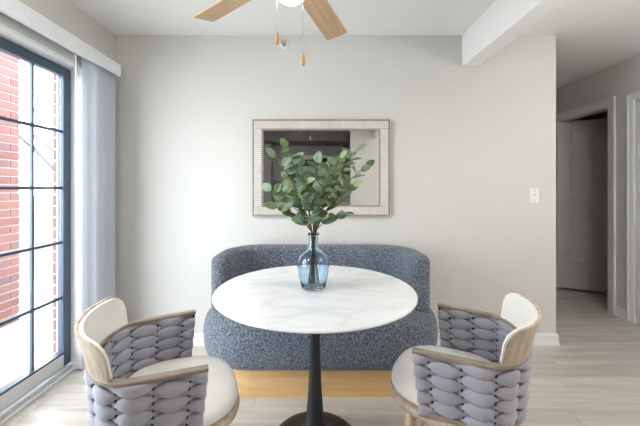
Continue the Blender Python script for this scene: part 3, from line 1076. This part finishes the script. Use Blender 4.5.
def make_chair():
    root = empty('woven_barrel_chair')
    # straps
    rows = 9
    pitch = 1.0 / rows
    nper = 10
    hz = ZTOP - ZBOT
    for r in range(rows):
        tc = (r + 0.5) * pitch
        rs = []
        step = 4
        for i in range(0, NS, step):
            s = i / (NS - 1) * nper
            c = math.cos(PI * s + PI * r)
            ac = abs(c)
            hhz = 0.0100 + 0.0160 * ac
            thk = 0.0065 + 0.0030 * ac
            q, nr, tg = surf(i, tc)
            ctr = q + nr * (0.0105 * (1 if c > 0 else -1) * ac ** 0.7)
            skew = 0.0015 * math.sin(PI * s + PI * r) * (1 if c > 0 else -1)
            # pinch the ends round the last cord
            e = min(i, NS - 1 - i) / (NS - 1) * nper
            if e < 0.12:
                thk *= 0.45 + 0.55 * (e / 0.12); hhz *= 0.8 + 0.2 * (e / 0.12)
            ring = []
            for k in range(10):
                a = 2 * PI * k / 10
                ca, sa = math.cos(a), math.sin(a)
                pt = ctr + nr * (thk * (abs(ca) ** 0.8) * (1 if ca > 0 else -1)) + Vector((0, 0, hhz * sa + skew))
                pt.z = min(max(pt.z, ZBOT - 0.005), ZTOP + 0.003)
                ring.append(pt)
            rs.append(ring)
        MB().rings(rs).build('woven_strap', 'strap', root, True)
    # vertical cords
    for k in range(-1, nper + 1):
        i = int(round((k + 0.5) / nper * (NS - 1)))
        i = min(max(i, 2), NS - 3)
        a, _, _ = surf(i, 0.0); b, _, _ = surf(i, 1.0)
        MB().tube([a, b], 0.0055, 6).build('cord', 'cord', root)
    # arm rail: flat strip round the top, slightly lower at the back
    rs = []
    for i in range(0, NS, 4):
        q, nr, tg = surf(i, 1.0)
        wd, tk = 0.0145, 0.007
        z = Vector((0, 0, 1))
        q = q + Vector((0, 0, 0.007))
        sec = [(-wd, -tk * 0.6), (-wd * 0.8, -tk), (wd * 0.8, -tk), (wd, -tk * 0.6), (wd, tk * 0.6), (wd * 0.8, tk), (-wd * 0.8, tk), (-wd, tk * 0.6)]
        rs.append([q + nr * u + z * v_ for u, v_ in sec])
    MB().rings(rs).build('arm_rail', 'rail', root)
    # lower wood hoop under the straps
    rs = []
    for i in range(0, NS, 4):
        q, nr, tg = surf(i, 0.0)
        sec = [(-0.012, -0.012), (0.012, -0.012), (0.012, 0.008), (-0.012, 0.008)]
        rs.append([q + nr * u + Vector((0, 0, v_)) for u, v_ in sec])
    MB().rings(rs).build('lower_hoop', 'rail', root)
    # back shell: flares outward, rounded upper corners
    def shell(name, mat, off0, off1, i0, i1, z0, z1, rad, nz=10, ni=60):
        """panel between offsets off0 (outside) and off1 (inside)"""
        outp, inp = [], []
        for a in range(ni + 1):
            fi = i0 + (i1 - i0) * a / ni
            i = int(round(fi))
            q, nr, tg = surf(i, 1.0)
            s = a / ni
            dist = min(s, 1 - s) * (i1 - i0) / (NS - 1) * LT
            zt = z1
            if dist < rad: zt = z1 - rad * (1 - math.sqrt(max(0, 1 - (1 - dist / rad) ** 2)))
            co, ci = [], []
            for b in range(nz + 1):
                z = z0 + (zt - z0) * b / nz
                fl_ = 0.008 + 0.20 * (z - 0.675) + 0.4 * max(0, z - 0.675) ** 2
                base_ = Vector((q.x, q.y, z)) + nr * fl_
                co.append(base_ + nr * off0)
                ci.append(base_ + nr * off1)
            outp.append(co); inp.append(ci)
        rs = [co + list(reversed(ci)) for co, ci in zip(outp, inp)]
        return MB().rings(rs).build(name, mat, root, True)
    iA = int(NS * 0.262); iB = NS - 1 - iA
    sh = shell('back_shell', 'oak', 0.006, -0.003, iA, iB, 0.660, 0.792, 0.050)
    md = sh.modifiers.new('edge', 'EDGE_SPLIT'); md.split_angle = R(50)
    pad = shell('back_pad', 'cream', -0.003, -0.016, iA + 2, iB - 2, 0.671, 0.787, 0.048)
    bv = pad.modifiers.new('edge', 'EDGE_SPLIT'); bv.split_angle = R(70)
    # seat
    def seat_outline(ins):
        pts = []
        n = 64
        for k in range(n):
            a = 2 * PI * k / n
            c, s = math.cos(a), math.sin(a)
            e = 2 / 2.7
            x = (abs(c) ** e) * (1 if c > 0 else -1)
            y_ = (abs(s) ** e) * (1 if s > 0 else -1)
            ax = 0.240 - ins
            pts.append((0.050 + ax * x, (0.256 - ins) * y_ * (1 - 0.06 * x)))
        return pts
    def sl(lst, name, mat, sm=True):
        return MB().rings([[(p[0], p[1], z) for p in seat_outline(i)] for i, z in lst]).build(name, mat, root, sm)
    sl([(0.05, 0.405), (0.012, 0.408), (0.003, 0.416), (0.0, 0.428), (0.004, 0.438), (0.012, 0.440)], 'seat_frame', 'oak')
    sl([(0.040, 0.4405), (0.032, 0.444), (0.027, 0.455), (0.028, 0.470), (0.038, 0.483), (0.062, 0.493), (0.11, 0.499), (0.17, 0.501)], 'seat_cushion', 'cream').location.x = 0.022
    # legs
    lg = None
    for sx, sy in ((1, 1), (1, -1), (-1, 1), (-1, -1)):
        top = Vector((0.02 + 0.155 * sx, 0.150 * sy, 0.406)); bot = Vector((0.02 + 0.205 * sx, 0.195 * sy, 0.0))
        n = 12
        rs = []
        for t, r in ((0, 0.022), (0.2, 0.0225), (0.6, 0.017), (1.0, 0.012)):
            c = top.lerp(bot, t)
            rs.append([(c.x + r * math.cos(2 * PI * k / n), c.y + r * math.sin(2 * PI * k / n), c.z) for k in range(n)])
        MB().rings(rs).build('leg', 'oakleg', root, True)
    return root
ch1 = make_chair()
ch1.location = (0.604, 1.300, 0)
ch1.rotation_euler = (0, 0, R(150))
tag(ch1, 'cream barrel chair with woven grey arms standing on the hallway side of the table', 'chair', 'woven chairs at the table')
ch2 = copy_tree(ch1)
ch2.location = (-0.583, 1.210, 0)
ch2.rotation_euler = (0, 0, R(24.5))
tag(ch2, 'cream barrel chair with woven grey arms standing beside the sliding glass door', 'chair', 'woven chairs at the table')

# ------------------------------------------------------------------ kitchen behind the camera (seen in the mirror)
def cabinet(x0, x1, z0, z1, dep, label, nd=1, shared=True):
    root = empty('kitchen_cabinet', ((x0 + x1) / 2, YK, z0))
    tag(root, label, 'cabinet', 'grey kitchen cabinets')
    w_ = x1 - x0 - 0.004
    h_ = z1 - z0
    MB().box(-w_ / 2, w_ / 2, 0.001, dep, 0, h_).build('body', 'cab', root)
    dw = w_ / nd
    for k in range(nd):
        a = -w_ / 2 + k * dw + 0.003
        b = a + dw - 0.006
        d = MB()
        d.box(a, b, dep, dep + 0.012, 0.004, h_ - 0.004)
        for (p, q, r, s) in ((a, a + 0.06, 0.004, h_ - 0.004), (b - 0.06, b, 0.004, h_ - 0.004), (a + 0.06, b - 0.06, 0.004, 0.064), (a + 0.06, b - 0.06, h_ - 0.064, h_ - 0.004)):
            d.box(p, q, dep + 0.012, dep + 0.020, r, s)
        dob = d.build('cabinet_door', 'cab', root)
        MB().box(b - 0.045, b - 0.035, dep + 0.02, dep + 0.045, min(0.06, h_ / 3), min(0.18, h_ * 0.7), 0.002).build('handle', 'chrome', dob)
    return root
cabinet(-0.95, -0.38, 1.40, 2.20, 0.32, 'grey upper kitchen cabinet beside the tall pantry', 1)
cabinet(0.30, 0.70, 1.40, 2.20, 0.32, 'grey upper kitchen cabinet beside the partition wall', 1)
cabinet(-0.38, 0.30, 1.98, 2.20, 0.32, 'short grey kitchen cabinet over the microwave', 2)
cabinet(-0.95, -0.38, 0.0, 0.88, 0.58, 'grey base kitchen cabinet beside the tall pantry', 1)
cabinet(-0.38, 0.30, 0.0, 0.88, 0.58, 'grey base kitchen cabinet below the microwave', 2)
cabinet(0.30, 0.70, 0.0, 0.88, 0.58, 'grey base kitchen cabinet beside the partition wall', 1)
cabinet(-1.56, -0.95, 0.0, 2.20, 0.60, 'tall grey pantry cabinet beside the kitchen worktop', 1)
tag(MB().box(-0.945, 1.3, YK + 0.001, YK + 0.62, 0.881, 0.92, 0.004).build('worktop', 'marble'), 'white kitchen worktop along the rear wall', 'worktop')
struct(MB().box(XL, 0.699, YK + 0.001, -1.60, 2.205, H - 0.001).build('soffit', 'soffit'))
mw = empty('microwave_oven', (-0.04, YK, 1.58))
tag(mw, 'steel microwave oven mounted under the short kitchen cabinet', 'microwave')
MB().box(-0.335, 0.335, 0.001, 0.36, 0, 0.395, 0.004).build('body', 'micro', mw)
MB().box(-0.29, 0.14, 0.361, 0.372, 0.05, 0.30, 0.003).build('oven_window', 'dark', mw)
MB().box(0.19, 0.31, 0.361, 0.367, 0.04, 0.33, 0.002).build('control_panel', 'dark', mw)
MB().box(0.155, 0.172, 0.361, 0.40, 0.05, 0.32, 0.004).build('handle', 'chrome', mw)

def fill_lamp(x, y_, label, r=0.25):  # invented fill source, kept out of view; lifts walls and ceiling
    root = empty('fill_drum', (x, y_, H))
    tag(root, label, 'added fill light', 'glowing fill drums added under the ceiling')
    MB().lathe([(0.03, -0.001), (0.06, -0.001), (0.06, -0.02), (0.03, -0.03)], 24).build('canopy', 'white', root, True)
    MB().tube([(0, 0, -0.03), (0, 0, -0.36)], 0.008, 10).build('rod', 'chrome', root)
    MB().lathe([(0.05, -0.33), (r - 0.03, -0.335), (r, -0.355), (r, -0.50), (r - 0.03, -0.525), (0.04, -0.53)], 40).build('glow_drum', 'lamp', root, True)
fill_lamp(-0.95, 0.70, 'small glowing fill drum added beside the sliding glass door', 0.19)
fill_lamp(1.75, 0.95, 'glowing fill drum added just past the ceiling beam')
fill_lamp(2.3, -0.2, 'glowing fill drum added near the partition wall behind the beam')
